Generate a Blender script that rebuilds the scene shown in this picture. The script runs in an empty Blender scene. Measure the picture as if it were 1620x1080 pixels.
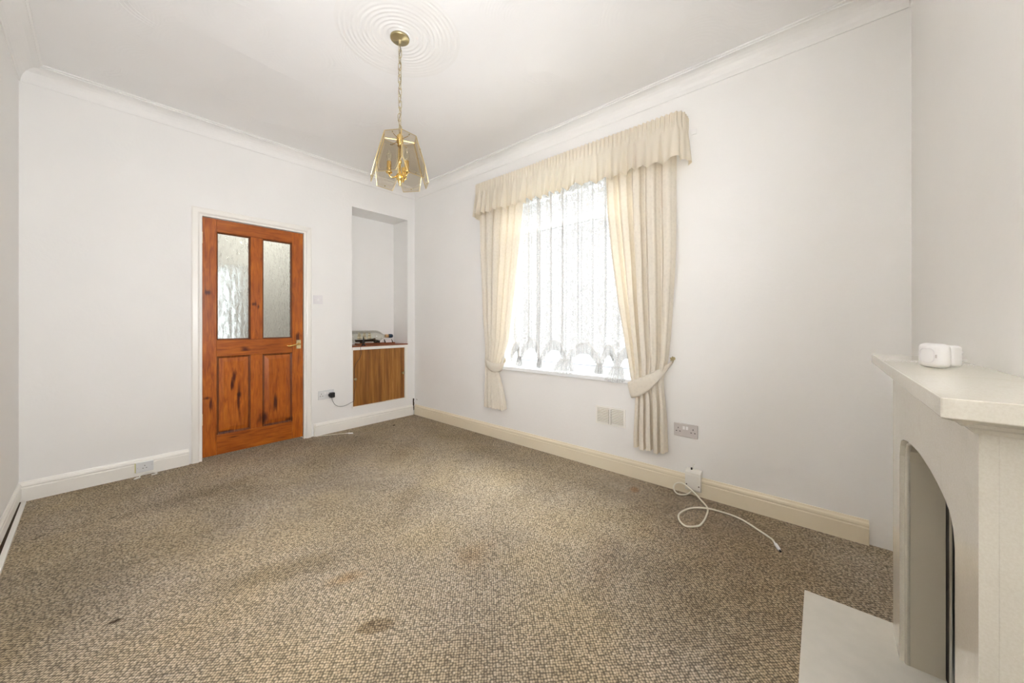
import bpy, bmesh, math, random
from mathutils import Vector, Matrix
from math import sin, cos, pi, radians, atan, sqrt
random.seed(7)
S = bpy.context.scene
COL = S.collection

# ------------------------------------------------------------------ camera
cam_d = bpy.data.cameras.new('camera'); cam = bpy.data.objects.new('camera', cam_d); COL.objects.link(cam)
cam.location = (-2.530, -3.766, 1.11)
cam.rotation_euler = (radians(90), 0, radians(-49.116))
cam_d.sensor_width = 36; cam_d.lens = 566/1620*36; cam_d.shift_y = -29/1620
cam_d.clip_start = 0.02
S.camera = cam

# ------------------------------------------------------------------ world and lights
W = bpy.data.worlds.new('overcast sky'); S.world = W; W.use_nodes = True
bg = W.node_tree.nodes['Background']; bg.inputs[0].default_value = (0.95, 0.98, 1.0, 1); bg.inputs[1].default_value = 1.5

def area(name, loc, rot, sx, sy, power, col, spread=180):
    l = bpy.data.lights.new(name, 'AREA'); l.shape = 'RECTANGLE'; l.size = sx; l.size_y = sy
    l.energy = power; l.color = col; l.spread = radians(spread)
    o = bpy.data.objects.new(name, l); COL.objects.link(o); o.location = loc; o.rotation_euler = rot
    return o
# portal for the sky at the window
pt = area('window_portal', (0.22, -2.12, 1.5), (0, radians(90), 0), 1.6, 1.28, 10, (1, 1, 1)); pt.data.cycles.is_portal = True
# daylight reflected up from the sunlit street outside
def aimed(name, p, q, sz, power, col, spread):
    o = area(name, p, (Vector(q)-Vector(p)).to_track_quat('-Z', 'Y').to_euler(), sz, sz, power, col, spread); return o
aimed('street_bounce', (1.25, -2.12, -0.45), (-.9, -2.1, 2.7), 2.0, 40, (1, 1, 1), 100)
# unseen lamp added above the street as extra sky light on the floor
area('sky_fill', (2.3, -2.12, 4.3), (0, radians(42), 0), 1.8, 4.0, 1500, (0.97, 0.99, 1.0))
# two unseen lamps added as room fill: one bounced off the wall and ceiling behind the camera, one thrown up and across the room
aimed('bounce_fill', (-2.3, -3.2, 1.2), (-2.75, -4.0, 2.5), .5, 25.5, (.985, 0.965, 0.98), 100)
aimed('room_fill', (-2.3, -3.6, 1.2), (-.9, -.3, 2.2), .6, 26, (0.95, 0.965, 1.0), 140)
# unseen lamp added to brighten the hall behind the door glass
hl = bpy.data.lights.new('hall_fill', 'POINT'); hl.energy = 9; hl.color = (1, .97, .9); hl.shadow_soft_size = .1
ho = bpy.data.objects.new('hall_fill', hl); COL.objects.link(ho); ho.location = (-1.3, 0.75, 2.25)

S.view_settings.view_transform = 'Standard'; S.view_settings.look = 'None'
S.view_settings.gamma = 1; S.view_settings.use_curve_mapping = False
S.view_settings.exposure = 0.09
S.cycles.max_bounces = 10; S.cycles.diffuse_bounces = 7; S.cycles.transparent_max_bounces = 24
S.cycles.sample_clamp_indirect = 0; S.cycles.use_denoising = True
S.cycles.caustics_reflective = False; S.cycles.caustics_refractive = False

# ------------------------------------------------------------------ materials
def mat(name, color=(.8,.8,.8), rough=.6, metal=0, spec=None, coat=0):
    m = bpy.data.materials.new(name); m.use_nodes = True
    b = m.node_tree.nodes['Principled BSDF']
    b.inputs['Base Color'].default_value = (*color, 1); b.inputs['Roughness'].default_value = rough
    b.inputs['Metallic'].default_value = metal
    if spec is not None: b.inputs['Specular IOR Level'].default_value = spec
    if coat: b.inputs['Coat Weight'].default_value = coat
    return m
class NT:
    def __init__(s, m): s.m = m; s.t = m.node_tree; s.n = s.t.nodes; s.b = s.n.get('Principled BSDF')
    def new(s, typ, **kw):
        n = s.n.new(typ)
        for k, v in kw.items():
            if k.startswith('i_'):
                key = k[2:]; key = int(key) if key.isdigit() else key.replace('_', ' ')
                n.inputs[key].default_value = v
            else: setattr(n, k, v)
        return n
    def link(s, a, b): s.t.links.new(a, b)
    def pos(s, scale=(1,1,1), rot=(0,0,0), obj=False):
        g = s.new('ShaderNodeTexCoord').outputs['Object'] if obj else s.new('ShaderNodeNewGeometry').outputs['Position']
        mp = s.new('ShaderNodeMapping'); mp.inputs['Scale'].default_value = scale; mp.inputs['Rotation'].default_value = rot
        s.link(g, mp.inputs['Vector']); return mp.outputs['Vector']
    def noise(s, vec, scale, detail=3, rough=.5, dist=0):
        n = s.new('ShaderNodeTexNoise'); n.inputs['Scale'].default_value = scale; n.inputs['Detail'].default_value = detail
        n.inputs['Roughness'].default_value = rough; n.inputs['Distortion'].default_value = dist
        s.link(vec, n.inputs['Vector']); return n.outputs['Fac']
    def ramp(s, fac, stops):
        r = s.new('ShaderNodeValToRGB'); e = r.color_ramp.elements
        while len(e) < len(stops): e.new(.5)
        for k, (p, c) in enumerate(stops):
            e[k].position = p; e[k].color = (*c, 1) if hasattr(c, '__len__') else (c, c, c, 1)
        s.link(fac, r.inputs['Fac']); return r.outputs['Color']
    def math(s, op, a, b=None, c=None, clamp=False):
        n = s.new('ShaderNodeMath', operation=op, use_clamp=clamp)
        for k, v in enumerate((a, b, c)):
            if v is None: continue
            if isinstance(v, (int, float)): n.inputs[k].default_value = v
            else: s.link(v, n.inputs[k])
        return n.outputs[0]
    def mix(s, fac, a, b, typ='MIX'):
        n = s.new('ShaderNodeMix', data_type='RGBA', blend_type=typ)
        for k, v in ((0, fac), (6, a), (7, b)):
            if isinstance(v, (int, float)): n.inputs[k].default_value = v
            elif isinstance(v, tuple): n.inputs[k].default_value = (*v, 1)
            else: s.link(v, n.inputs[k])
        return n.outputs[2]
    def bump(s, h, strength, dist, normal_in=None):
        b = s.new('ShaderNodeBump'); b.inputs['Strength'].default_value = strength; b.inputs['Distance'].default_value = dist
        s.link(h, b.inputs['Height']); return b.outputs['Normal']

M = {}
def paint(name, c, rough=.55, bump=.0006, sc=60):
    m = mat(name, c, rough); t = NT(m); p = t.pos()
    n1 = t.noise(p, 2.2, 3); col = t.ramp(n1, [(.3, tuple(x*.985 for x in c)), (.7, tuple(min(1, x*1.01) for x in c))])
    t.link(col, t.b.inputs['Base Color'])
    h = t.math('ADD', t.noise(p, sc, 3), t.math('MULTIPLY', t.noise(p, 5, 2), 1.5))
    t.link(t.bump(h, .5, bump), t.b.inputs['Normal']); return m
M['wall'] = paint('painted wall', (.84, .832, .812), .6, .0015, 45)
M['trim'] = paint('white gloss trim', (.86, .84, .79), .3, .0003)
M['cream'] = paint('cream gloss skirting', (.79, .71, .55), .28, .0004)
M['cornice'] = paint('cornice paint', (.84, .832, .812), .55, .0004)
M['frame'] = mat('white upvc', (.85, .87, .88), .25)

# artex ceiling: overlapping combed fans as fine relief
m = mat('artex ceiling', (.85, .845, .835), .6); t = NT(m); p = t.pos((1, 1, 0))
v = t.new('ShaderNodeTexVoronoi'); v.inputs['Scale'].default_value = 2.6; v.inputs['Randomness'].default_value = .8; t.link(p, v.inputs['Vector'])
rip = t.math('SINE', t.math('MULTIPLY', v.outputs['Distance'], 150))
edge = t.math('POWER', v.outputs['Distance'], 2)
msk = t.ramp(t.noise(p, 1.7, 2), [(.42, 0.), (.62, 1.)])
h = t.math('ADD', t.math('MULTIPLY', t.math('MULTIPLY', rip, .05), msk), t.math('MULTIPLY', edge, 3.0))
t.link(t.bump(h, .5, .008), t.b.inputs['Normal']); M['ceiling'] = m

# carpet
m = mat('loop pile carpet', (.3,.25,.2), .95, spec=.1); t = NT(m)
p = t.pos((1, 1, 0), (0, 0, radians(45)))
v = t.new('ShaderNodeTexVoronoi'); v.inputs['Scale'].default_value = 108; v.inputs['Randomness'].default_value = .42; t.link(p, v.inputs['Vector'])
sep = t.new('ShaderNodeSeparateColor'); t.link(v.outputs['Color'], sep.inputs[0])
loop = t.ramp(sep.outputs[0], [(0, (.52,.43,.31)), (.35, (.56,.465,.335)), (.7, (.60,.50,.365)), (1, (.66,.565,.43))])
dk = t.ramp(v.outputs['Distance'], [(.24, 1.), (.62, .27)])
col = t.mix(1.0, loop, dk, 'MULTIPLY')
wear = t.ramp(t.noise(t.pos((1, 1, 0)), 1.3, 4, .55, .4), [(.3, (.76,.74,.71)), (.5, (.98,.97,.96)), (.7, (1.14,1.13,1.12))])
col = t.mix(1.0, col, wear, 'MULTIPLY')
tint = t.ramp(t.noise(t.pos((1, 1, 0)), 2.1, 2), [(.35, (1.03,1.0,.90)), (.65, (.98,1.0,1.06))])
col = t.mix(.7, col, tint, 'MULTIPLY')
pp = t.pos()
def spot(col, x, y, rx, ry, ang, dark, soft=.5):
    mp = t.new('ShaderNodeMapping'); mp.vector_type = 'TEXTURE'
    mp.inputs['Location'].default_value = (x, y, 0); mp.inputs['Rotation'].default_value = (0, 0, radians(ang)); mp.inputs['Scale'].default_value = (rx, ry, 1)
    t.link(t.new('ShaderNodeNewGeometry').outputs['Position'], mp.inputs['Vector'])
    ln = t.new('ShaderNodeVectorMath', operation='LENGTH'); t.link(mp.outputs[0], ln.inputs[0])
    d = t.math('ADD', ln.outputs['Value'], t.math('MULTIPLY', t.math('SUBTRACT', t.noise(pp, 9, 3), .5), .9))
    f = t.ramp(d, [(1-soft, 1.), (1.0, 0.)])
    return t.mix(f, col, dark, 'MULTIPLY')
SPOTS = [(-.45, -3.45, .9, .6, 30, (.78,.73,.69), .8), (-2.75, -1.5, .45, 1.0, 0, (.84,.84,.82), .8),  # first two: dim fireplace corner and left side, partly shade painted into the pile
         (-1.865, -2.53, .085, .038, -35, (.60,.56,.50), .35), (-2.0, -1.94, .34, .11, -25, (.74,.72,.67), .7), (-2.489, -1.776, .022, .012, -20, (.25,.22,.2), .5),
         (-1.83, -2.20, .10, .05, -25, (.93,.80,.66), .8), (-.43, -.25, .02, .008, 30, (.1,.1,.1), .3), (-1.2, -1.75, .5, .10, 40, (.90,.88,.85), .8),
         (-2.05, -.70, .5, .10, 5, (.84,.82,.79), .8), (-.85, -1.05, .35, .12, 30, (.86,.84,.81), .8), (-.19, -2.82, .06, .04, 20, (.84,.66,.54), .6),
         (-1.35, -2.5, .16, .10, 10, (.92,.84,.76), .9), (-1.0, -3.0, .3, .12, 20, (.88,.84,.80), .9),
         (-2.733, -.692, .04, .008, 40, (.45,.42,.4), .4), (-2.474, -.705, .03, .008, 30, (.45,.42,.4), .4)]
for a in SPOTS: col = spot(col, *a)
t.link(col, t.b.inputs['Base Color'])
t.link(t.bump(t.math('SUBTRACT', 1, v.outputs['Distance']), .6, .004), t.b.inputs['Normal'])
M['carpet'] = m

# pine (vertical / horizontal grain)
def pine(name, horiz, k=1.0):
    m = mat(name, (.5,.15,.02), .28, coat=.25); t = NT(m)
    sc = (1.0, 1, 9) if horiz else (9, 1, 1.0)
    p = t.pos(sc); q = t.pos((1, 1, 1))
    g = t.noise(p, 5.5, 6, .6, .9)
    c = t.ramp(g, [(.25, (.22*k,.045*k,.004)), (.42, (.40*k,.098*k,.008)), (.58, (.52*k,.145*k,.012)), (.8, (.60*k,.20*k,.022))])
    g2 = t.noise(t.pos((1.6, 1, 26) if horiz else (26, 1, 1.6)), 7, 3, .6, .3)
    c = t.mix(.38, c, t.ramp(g2, [(.3, (.62,.5,.4)), (.65, (1.06,1.04,1.02))]), 'MULTIPLY')
    c = t.mix(.8, c, t.ramp(t.noise(q, 3.0, 3), [(.32, (.70,.58,.5)), (.6, (1,1,1))]), 'MULTIPLY')
    knots = [(-1.638, 1.277, .016, .014), (-1.60, 1.255, .01, .02), (-1.56, .262, .034, .045), (-1.36, .21, .03, .02), (-1.775, .66, .016, .06), (-1.79, .58, .012, .03),
             (-1.745, .47, .008, .12), (-1.745, .50, .014, .018), (-1.83, .20, .05, .014), (-1.93, .44, .012, .05), (-1.78, .145, .05, .006), (-1.955, .50, .02, .012),
             (-1.70, .885, .03, .022), (-1.95, 1.36, .02, .02), (-1.29, .97, .02, .05), (-1.47, .38, .015, .07), (-1.30, .93, .012, .01)]
    for x, z, rx, rz in knots:
        mp = t.new('ShaderNodeMapping'); mp.vector_type = 'TEXTURE'
        mp.inputs['Location'].default_value = (x, 0, z); mp.inputs['Scale'].default_value = (rx*1.5, 50, rz*1.5)
        t.link(t.new('ShaderNodeNewGeometry').outputs['Position'], mp.inputs['Vector'])
        ln = t.new('ShaderNodeVectorMath', operation='LENGTH'); t.link(mp.outputs[0], ln.inputs[0])
        d = t.math('ADD', ln.outputs['Value'], t.math('MULTIPLY', t.math('SUBTRACT', g, .5), 1.6))
        c = t.mix(t.ramp(d, [(.25, 1.), (.95, 0.)]), c, (.24,.12,.08), 'MULTIPLY')
    t.link(c, t.b.inputs['Base Color']); t.link(t.bump(g2, .15, .001), t.b.inputs['Normal']); return m
M['pine_v'] = pine('varnished pine upright grain', False)
M['pine_h'] = pine('varnished pine level grain', True, .93)
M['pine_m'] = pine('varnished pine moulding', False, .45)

# teak-like veneer
m = mat('wood veneer', (.3,.12,.03), .35); t = NT(m)
g = t.noise(t.pos((1, 1, .06)), 38, 5, .65, .25); gw = t.noise(t.pos((1, 1, .05)), 9, 2)
c = t.ramp(g, [(.3, (.17,.062,.010)), (.5, (.31,.125,.022)), (.7, (.44,.21,.05))])
c = t.mix(.8, c, t.ramp(gw, [(.38, (.6,.52,.45)), (.58, (1.05,1.05,1.0))]), 'MULTIPLY')
t.link(c, t.b.inputs['Base Color']); M['veneer'] = m
m = mat('stained board', (.26,.07,.018), .4); t = NT(m)
t.link(t.ramp(t.noise(t.pos((.2, 1, 1)), 30, 4), [(.3, (.16,.04,.01)), (.7, (.34,.10,.03))]), t.b.inputs['Base Color']); M['board'] = m

M['brass'] = mat('polished brass', (.80, .56, .20), .18, 1)
M['old_brass'] = mat('aged brass', (.50, .42, .24), .38, 1)
M['pale_brass'] = mat('pale brass', (.82, .72, .45), .3, 1)
M['gold_trim'] = mat('gold edge', (.66, .53, .28), .4, 1)
M['cord'] = mat('grey brown flex', (.30, .25, .18), .6)
M['black'] = mat('black plastic', (.012, .012, .013), .35)
M['dark'] = mat('dark holes', (.02, .018, .016), .7)
M['sock_white'] = mat('white plastic plate', (.70, .71, .71), .3)
M['sock_grey'] = mat('aged plastic plate', (.60, .56, .54), .35)
M['switch_pale'] = mat('pale grey rocker switch', (.76, .74, .75), .3)
M['white_plastic'] = mat('white plastic', (.84, .83, .82), .3)
M['box_white'] = mat('white painted box', (.78, .76, .70), .4)
M['cable_white'] = mat('cream cable sheath', (.80, .76, .64), .4)
M['dark_brown'] = mat('dark brown stain and gap shade', (.06, .035, .015), .9)
M['yellow'] = mat('yellowed plastic side', (.66, .62, .20), .5)
M['steel'] = mat('brushed steel', (.55, .55, .53), .3, 1)
M['iron'] = mat('black iron', (.02, .021, .02), .45)
M['coal'] = mat('ceramic coal', (.10, .095, .08), .8)
M['navy'] = mat('navy blue cap', (.012, .035, .07), .4)
M['hull'] = mat('dark hull paint', (.03, .022, .012), .4)
M['sail'] = mat('cream sailcloth', (.72, .63, .44), .7)
M['card'] = mat('white card', (.82, .76, .74), .6)
M['label_tan'] = mat('tan neck label', (.55, .34, .16), .5)
M['gasket'] = mat('grey gasket', (.28, .30, .32), .5)

# reconstituted marble
m = mat('cream marble', (.74, .71, .63), .05); t = NT(m)
sp = t.noise(t.pos(), 260, 2, .7); c = t.ramp(sp, [(.35, (.70,.665,.575)), (.65, (.745,.715,.63))])
bl = t.noise(t.pos(), 14, 3); c = t.mix(1.0, c, t.ramp(bl, [(.2, (.94,.935,.92)), (.45, (1,1,1))]), 'MULTIPLY')
t.link(c, t.b.inputs['Base Color']); M['marble'] = m
m = mat('cream hearth stone', (.72, .69, .62), .3); t = NT(m)
t.link(t.ramp(t.noise(t.pos(), 20, 4), [(.3, (.66,.635,.565)), (.7, (.71,.68,.61))]), t.b.inputs['Base Color']); M['hearth'] = m
M['reveal'] = paint('matt beige reveal', (.60, .545, .43), .5, .0004)

# fabrics
def fabric(name, c, tr, ctr, fine=900, damask=True):
    m = bpy.data.materials.new(name); m.use_nodes = True; t = NT(m); t.n.remove(t.b)
    out = [n for n in t.n if n.type == 'OUTPUT_MATERIAL'][0]
    d = t.new('ShaderNodeBsdfDiffuse'); l = t.new('ShaderNodeBsdfTranslucent'); mx = t.new('ShaderNodeMixShader'); mx.inputs[0].default_value = tr
    d.inputs[0].default_value = (*c, 1); l.inputs[0].default_value = (*ctr, 1)
    t.link(d.outputs[0], mx.inputs[1]); t.link(l.outputs[0], mx.inputs[2]); t.link(mx.outputs[0], out.inputs[0])
    p = t.pos()
    if damask:
        v = t.new('ShaderNodeTexVoronoi'); v.inputs['Scale'].default_value = 45; t.link(p, v.inputs['Vector'])
        cc = t.ramp(v.outputs['Distance'], [(.3, tuple(x*.95 for x in c)), (.5, c)])
        t.link(cc, d.inputs[0])
        nb = t.bump(v.outputs['Distance'], .25, .002); t.link(nb, d.inputs['Normal'])
    return m
M['curtain'] = fabric('cream curtain cloth', (.82, .78, .69), .20, (.88, .70, .44))
M['valance'] = fabric('cream valance cloth', (.83, .795, .71), .36, (.92, .81, .60), damask=False)

def lace(name, dens):
    m = bpy.data.materials.new(name); m.use_nodes = True; t = NT(m); t.n.remove(t.b)
    out = [n for n in t.n if n.type == 'OUTPUT_MATERIAL'][0]
    d = t.new('ShaderNodeBsdfDiffuse'); d.inputs[0].default_value = (.68,.68,.67,1)
    l = t.new('ShaderNodeBsdfTranslucent'); l.inputs[0].default_value = (.72,.72,.72,1)
    mx = t.new('ShaderNodeMixShader'); mx.inputs[0].default_value = .03
    t.link(d.outputs[0], mx.inputs[1]); t.link(l.outputs[0], mx.inputs[2])
    tr = t.new('ShaderNodeBsdfTransparent'); m2 = t.new('ShaderNodeMixShader')
    t.link(tr.outputs[0], m2.inputs[1]); t.link(mx.outputs[0], m2.inputs[2]); t.link(m2.outputs[0], out.inputs[0])
    uv = t.new('ShaderNodeUVMap').outputs[0]
    def sc(s):
        mp = t.new('ShaderNodeMapping'); mp.inputs['Scale'].default_value = s; t.link(uv, mp.inputs['Vector']); return mp.outputs[0]
    v = t.new('ShaderNodeTexVoronoi'); v.feature = 'DISTANCE_TO_EDGE'; v.inputs['Scale'].default_value = 62; t.link(sc((1,1,1)), v.inputs['Vector'])
    fl = t.ramp(v.outputs['Distance'], [(.07, 1.), (.16, 0.)])
    blob = t.ramp(t.noise(sc((1,1,1)), 42, 3, .6, 1.8), [(.44, 0.), (.52, 1.)])
    sx = t.new('ShaderNodeSeparateXYZ'); t.link(uv, sx.inputs[0])
    col = t.math('SINE', t.math('MULTIPLY', sx.outputs[0], 2*pi/.1984))
    stripe = t.ramp(t.math('ADD', t.math('MULTIPLY', col, .5), .5), [(.35, 0.), (.6, 1.)])
    pat = t.math('MAXIMUM', t.math('MULTIPLY', fl, blob), t.math('MULTIPLY', t.math('MULTIPLY', blob, stripe), .8))
    fac = t.math('ADD', t.math('MULTIPLY', pat, .97-dens), dens, clamp=True)
    lw = t.new('ShaderNodeLayerWeight'); lw.inputs[0].default_value = .5
    fc = t.ramp(lw.outputs['Facing'], [(.20, 0.), (.80, 1.)])
    fac = t.math('ADD', fac, t.math('MULTIPLY', fc, .5), clamp=True)
    t.link(fac, m2.inputs[0]); return m
M['lace'] = lace('white floral net', .27)
M['frill'] = lace('white gathered net frill', .62)

# thin glass
def thin_glass(name, tint, refl=.08, rough=.0, fr=.3):
    m = bpy.data.materials.new(name); m.use_nodes = True; t = NT(m); t.n.remove(t.b)
    out = [n for n in t.n if n.type == 'OUTPUT_MATERIAL'][0]
    a = t.new('ShaderNodeBsdfTransparent'); a.inputs[0].default_value = (*tint, 1)
    g = t.new('ShaderNodeBsdfGlossy'); g.inputs['Roughness'].default_value = rough
    lw = t.new('ShaderNodeLayerWeight'); lw.inputs[0].default_value = .35
    f = t.math('ADD', t.math('MULTIPLY', lw.outputs['Fresnel'], fr), refl, clamp=True)
    mx = t.new('ShaderNodeMixShader'); t.link(f, mx.inputs[0]); t.link(a.outputs[0], mx.inputs[1]); t.link(g.outputs[0], mx.inputs[2])
    t.link(mx.outputs[0], out.inputs[0]); return m
M['window_glass'] = thin_glass('window glass', (.97,.98,.98), .03)
M['smoked'] = thin_glass('smoked glass', (.80,.75,.66), .0, .2, .035)
M['bottle_glass'] = thin_glass('bottle glass', (.95,.96,.93), .04)
# obscured door glass
def obscure(name, big):
    m = mat(name, (.93,.96,.93), .03 if big else .12); t = NT(m)
    t.b.inputs['Transmission Weight'].default_value = 1; t.b.inputs['IOR'].default_value = 1.25
    p = t.pos((24, 1, 9) if big else (70, 1, 60))
    v = t.new('ShaderNodeTexVoronoi'); v.feature = 'SMOOTH_F1'; v.inputs['Scale'].default_value = 1; v.inputs['Smoothness'].default_value = .6
    v.inputs['Randomness'].default_value = .35 if big else 1; t.link(p, v.inputs['Vector'])
    n = t.noise(t.pos((30, 1, 14)), 1, 3, .6, 1.0)
    h = t.math('ADD', v.outputs['Distance'], t.math('MULTIPLY', n, .8))
    t.link(t.bump(h, 1.0, .05 if big else .02), t.b.inputs['Normal']); return m
M['glass_big'] = obscure('hammered glass', True)
M['glass_fine'] = obscure('stippled glass', False)

# ------------------------------------------------------------------ geometry helpers
def obj(name, bm, m, parent=None, smooth=False, kind=None):
    me = bpy.data.meshes.new(name); bm.to_mesh(me); bm.free()
    for mm in (m if isinstance(m, (list, tuple)) else [m]): me.materials.append(M[mm] if isinstance(mm, str) else mm)
    if smooth:
        for p in me.polygons: p.use_smooth = True
    o = bpy.data.objects.new(name, me); COL.objects.link(o)
    if parent: o.parent = parent
    if kind: o['kind'] = kind
    return o
def thing(name, label, cat, loc=(0,0,0), rot=(0,0,0), group=None):
    o = bpy.data.objects.new(name, None); COL.objects.link(o); o.location = loc; o.rotation_euler = rot
    o['label'] = label; o['category'] = cat
    if group: o['group'] = group
    return o
def tag(o, label, cat, group=None):
    o['label'] = label; o['category'] = cat
    if group: o['group'] = group
    return o
def struct(o, label=None):
    o['kind'] = 'structure'
    if label: o['label'] = label
    return o
def sgroup(name, label=None):
    o = bpy.data.objects.new(name, None); COL.objects.link(o); return struct(o, label)
def box(bm, x0, x1, y0, y1, z0, z1, bev=0, seg=2, mi=0):
    vs = [bm.verts.new((x, y, z)) for x in (x0, x1) for y in (y0, y1) for z in (z0, z1)]
    q = [(0,1,3,2),(4,6,7,5),(0,4,5,1),(2,3,7,6),(0,2,6,4),(1,5,7,3)]
    fs = [bm.faces.new([vs[i] for i in f]) for f in q]
    for f in fs: f.material_index = mi
    if bev:
        es = list({e for f in fs for e in f.edges})
        bmesh.ops.bevel(bm, geom=es, offset=bev, segments=seg, profile=.5, affect='EDGES')
    return bm
def B(*a, **k): return box(bmesh.new(), *a, **k)
def lathe(bm, prof, seg=24, axis='z', c=(0,0,0)):
    rings = []
    for r, h in prof:
        ring = []
        for k in range(seg):
            a = 2*pi*k/seg; p = (r*cos(a), r*sin(a), h)
            if axis == 'x': p = (p[2], p[0], p[1])
            if axis == 'y': p = (p[0], p[2], p[1])
            ring.append(bm.verts.new((p[0]+c[0], p[1]+c[1], p[2]+c[2])))
        rings.append(ring)
    for a, b in zip(rings, rings[1:]):
        for k in range(seg):
            bm.faces.new((a[k], a[(k+1) % seg], b[(k+1) % seg], b[k]))
    for r_, rev in ((rings[0], True), (rings[-1], False)):
        try: bm.faces.new(list(reversed(r_)) if rev else r_)
        except Exception: pass
    bmesh.ops.recalc_face_normals(bm, faces=bm.faces[:])
    return bm
def spline(pts, n=8):
    P = [Vector(p) for p in pts]; out = []
    for i in range(len(P)-1):
        a = P[max(i-1, 0)]; b = P[i]; c = P[i+1]; d = P[min(i+2, len(P)-1)]
        for k in range(n):
            s = k/n
            out.append(.5*((2*b)+(c-a)*s+(2*a-5*b+4*c-d)*s*s+(-a+3*b-3*c+d)*s**3))
    out.append(P[-1]); return out
def tube(bm, pts, r, seg=8, closed=False):
    P = [Vector(p) for p in pts]; n = len(P); rings = []
    up = Vector((0, 0, 1)); prev = None
    for i in range(n):
        if closed: d = P[(i+1) % n]-P[i-1]
        else: d = P[min(i+1, n-1)]-P[max(i-1, 0)]
        d.normalize()
        if prev is None:
            u = d.cross(up)
            if u.length < 1e-3: u = d.cross(Vector((1, 0, 0)))
        else: u = prev - d*prev.dot(d)
        u.normalize(); w = d.cross(u); prev = u
        rr = r[i] if isinstance(r, (list, tuple)) else r
        rings.append([bm.verts.new(P[i]+rr*(u*cos(2*pi*k/seg)+w*sin(2*pi*k/seg))) for k in range(seg)])
    rng = range(n) if closed else range(n-1)
    for i in rng:
        a = rings[i]; b = rings[(i+1) % n]
        for k in range(seg): bm.faces.new((a[k], a[(k+1) % seg], b[(k+1) % seg], b[k]))
    if not closed: bm.faces.new(rings[0][::-1]); bm.faces.new(rings[-1])
    bmesh.ops.recalc_face_normals(bm, faces=bm.faces[:])
    return bm
def sweep(bm, prof, p0, p1, nrm, m0=0, m1=0):
    """profile of (out, z) swept from p0 to p1; out is along nrm; m0/m1 shift ends along path by out*m (mitres)"""
    p0 = Vector(p0); p1 = Vector(p1); nr = Vector(nrm); d = (p1-p0).normalized()
    a = [bm.verts.new(p0+nr*o+Vector((0,0,z))+d*o*m0) for o, z in prof]
    b = [bm.verts.new(p1+nr*o+Vector((0,0,z))-d*o*m1) for o, z in prof]
    n = len(prof)
    for k in range(n): bm.faces.new((a[k], a[(k+1) % n], b[(k+1) % n], b[k]))
    bm.faces.new(a[::-1]); bm.faces.new(b)
    bmesh.ops.recalc_face_normals(bm, faces=bm.faces[:])
    return bm
def prism(bm, pts, axis, d0, d1):
    """polygon (2-D) extruded along axis"""
    def P(a, b, d): return (d, a, b) if axis == 'x' else ((a, d, b) if axis == 'y' else (a, b, d))
    A = [bm.verts.new(P(a, b, d0)) for a, b in pts]; C = [bm.verts.new(P(a, b, d1)) for a, b in pts]
    n = len(pts)
    for k in range(n): bm.faces.new((A[k], A[(k+1) % n], C[(k+1) % n], C[k]))
    bm.faces.new(A[::-1]); bm.faces.new(C); bmesh.ops.recalc_face_normals(bm, faces=bm.faces[:]); return bm
def grid_mesh(bm, rows, uvs=None):
    V = [[bm.verts.new(p) for p in r] for r in rows]
    uvl = bm.loops.layers.uv.new('UVMap') if uvs else None
    for i in range(len(V)-1):
        for j in range(len(V[0])-1):
            f = bm.faces.new((V[i][j], V[i][j+1], V[i+1][j+1], V[i+1][j])); f.smooth = True
            if uvs:
                for l, (a, b) in zip(f.loops, ((i,j),(i,j+1),(i+1,j+1),(i+1,j))): l[uvl].uv = uvs[a][b]
    return bm
def interp(tab, z):
    tab = sorted(tab)
    if z <= tab[0][0]: return tab[0][1]
    for (a, b), (c, d) in zip(tab, tab[1:]):
        if z <= c:
            s = (z-a)/(c-a); return b+(d-b)*s
    return tab[-1][1]

# ------------------------------------------------------------------ room shell
XL, YF, H = -2.855, -4.089, 2.72
T = .15
bm = bmesh.new(); box(bm, XL, 0, YF, 0, -.06, 0)
struct(obj('floor', bm, 'carpet'), 'brown grey looped carpet with stains and painted shade')
struct(obj('ceiling', B(XL-T, T, YF-T, T, H, H+.08), 'ceiling'), 'white artex ceiling')
# back wall with doorway and niche
DX0, DX1, DZ = -2.012, -1.213, 2.0
NX0, NX1, NZ0, NZ1, ND = -.772, -.100, .205, 2.347, .31
bm = bmesh.new()
box(bm, XL-T, DX0, 0, T, -.06, H); box(bm, DX0, DX1, 0, T, DZ, H); box(bm, DX1, NX0, 0, T, -.06, H)
box(bm, NX0, NX1, 0, ND+.1, -.06, NZ0); box(bm, NX0, NX1, 0, ND+.1, NZ1, H); box(bm, NX1, T, 0, ND+.1, -.06, H)
box(bm, NX0, NX1, ND, ND+.1, NZ0, NZ1); box(bm, NX0-.06, NX0, T, ND+.1, -.06, H)
struct(obj('wall_back', bm, 'wall'), 'white wall with the pine door and a recessed niche')
# right wall with window opening
WY0, WY1, WZ0, WZ1 = -2.76, -1.48, .70, 2.30
WT = .22
bm = bmesh.new()
box(bm, 0, WT, WY1, 0, -.06, H); box(bm, 0, WT, YF-T, WY0, -.06, H); box(bm, 0, WT, WY0, WY1, -.06, WZ0-.03); box(bm, 0, WT, WY0, WY1, WZ1, H)
struct(obj('wall_right', bm, 'wall'), 'white wall with the curtained window')
# front wall with fire recess
FX0, FX1, FZ = -1.42, -.90, .60
bm = bmesh.new()
box(bm, XL-T, FX0, YF-T, YF, -.06, H); box(bm, FX1, 0, YF-T, YF, -.06, H); box(bm, FX0, FX1, YF-T, YF, FZ, H)
struct(obj('wall_front', bm, 'wall'), 'white wall behind the fireplace')
struct(obj('wall_left', B(XL-T, XL, YF, 0, -.06, H), 'wall'), 'plain white wall at left')

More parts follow.
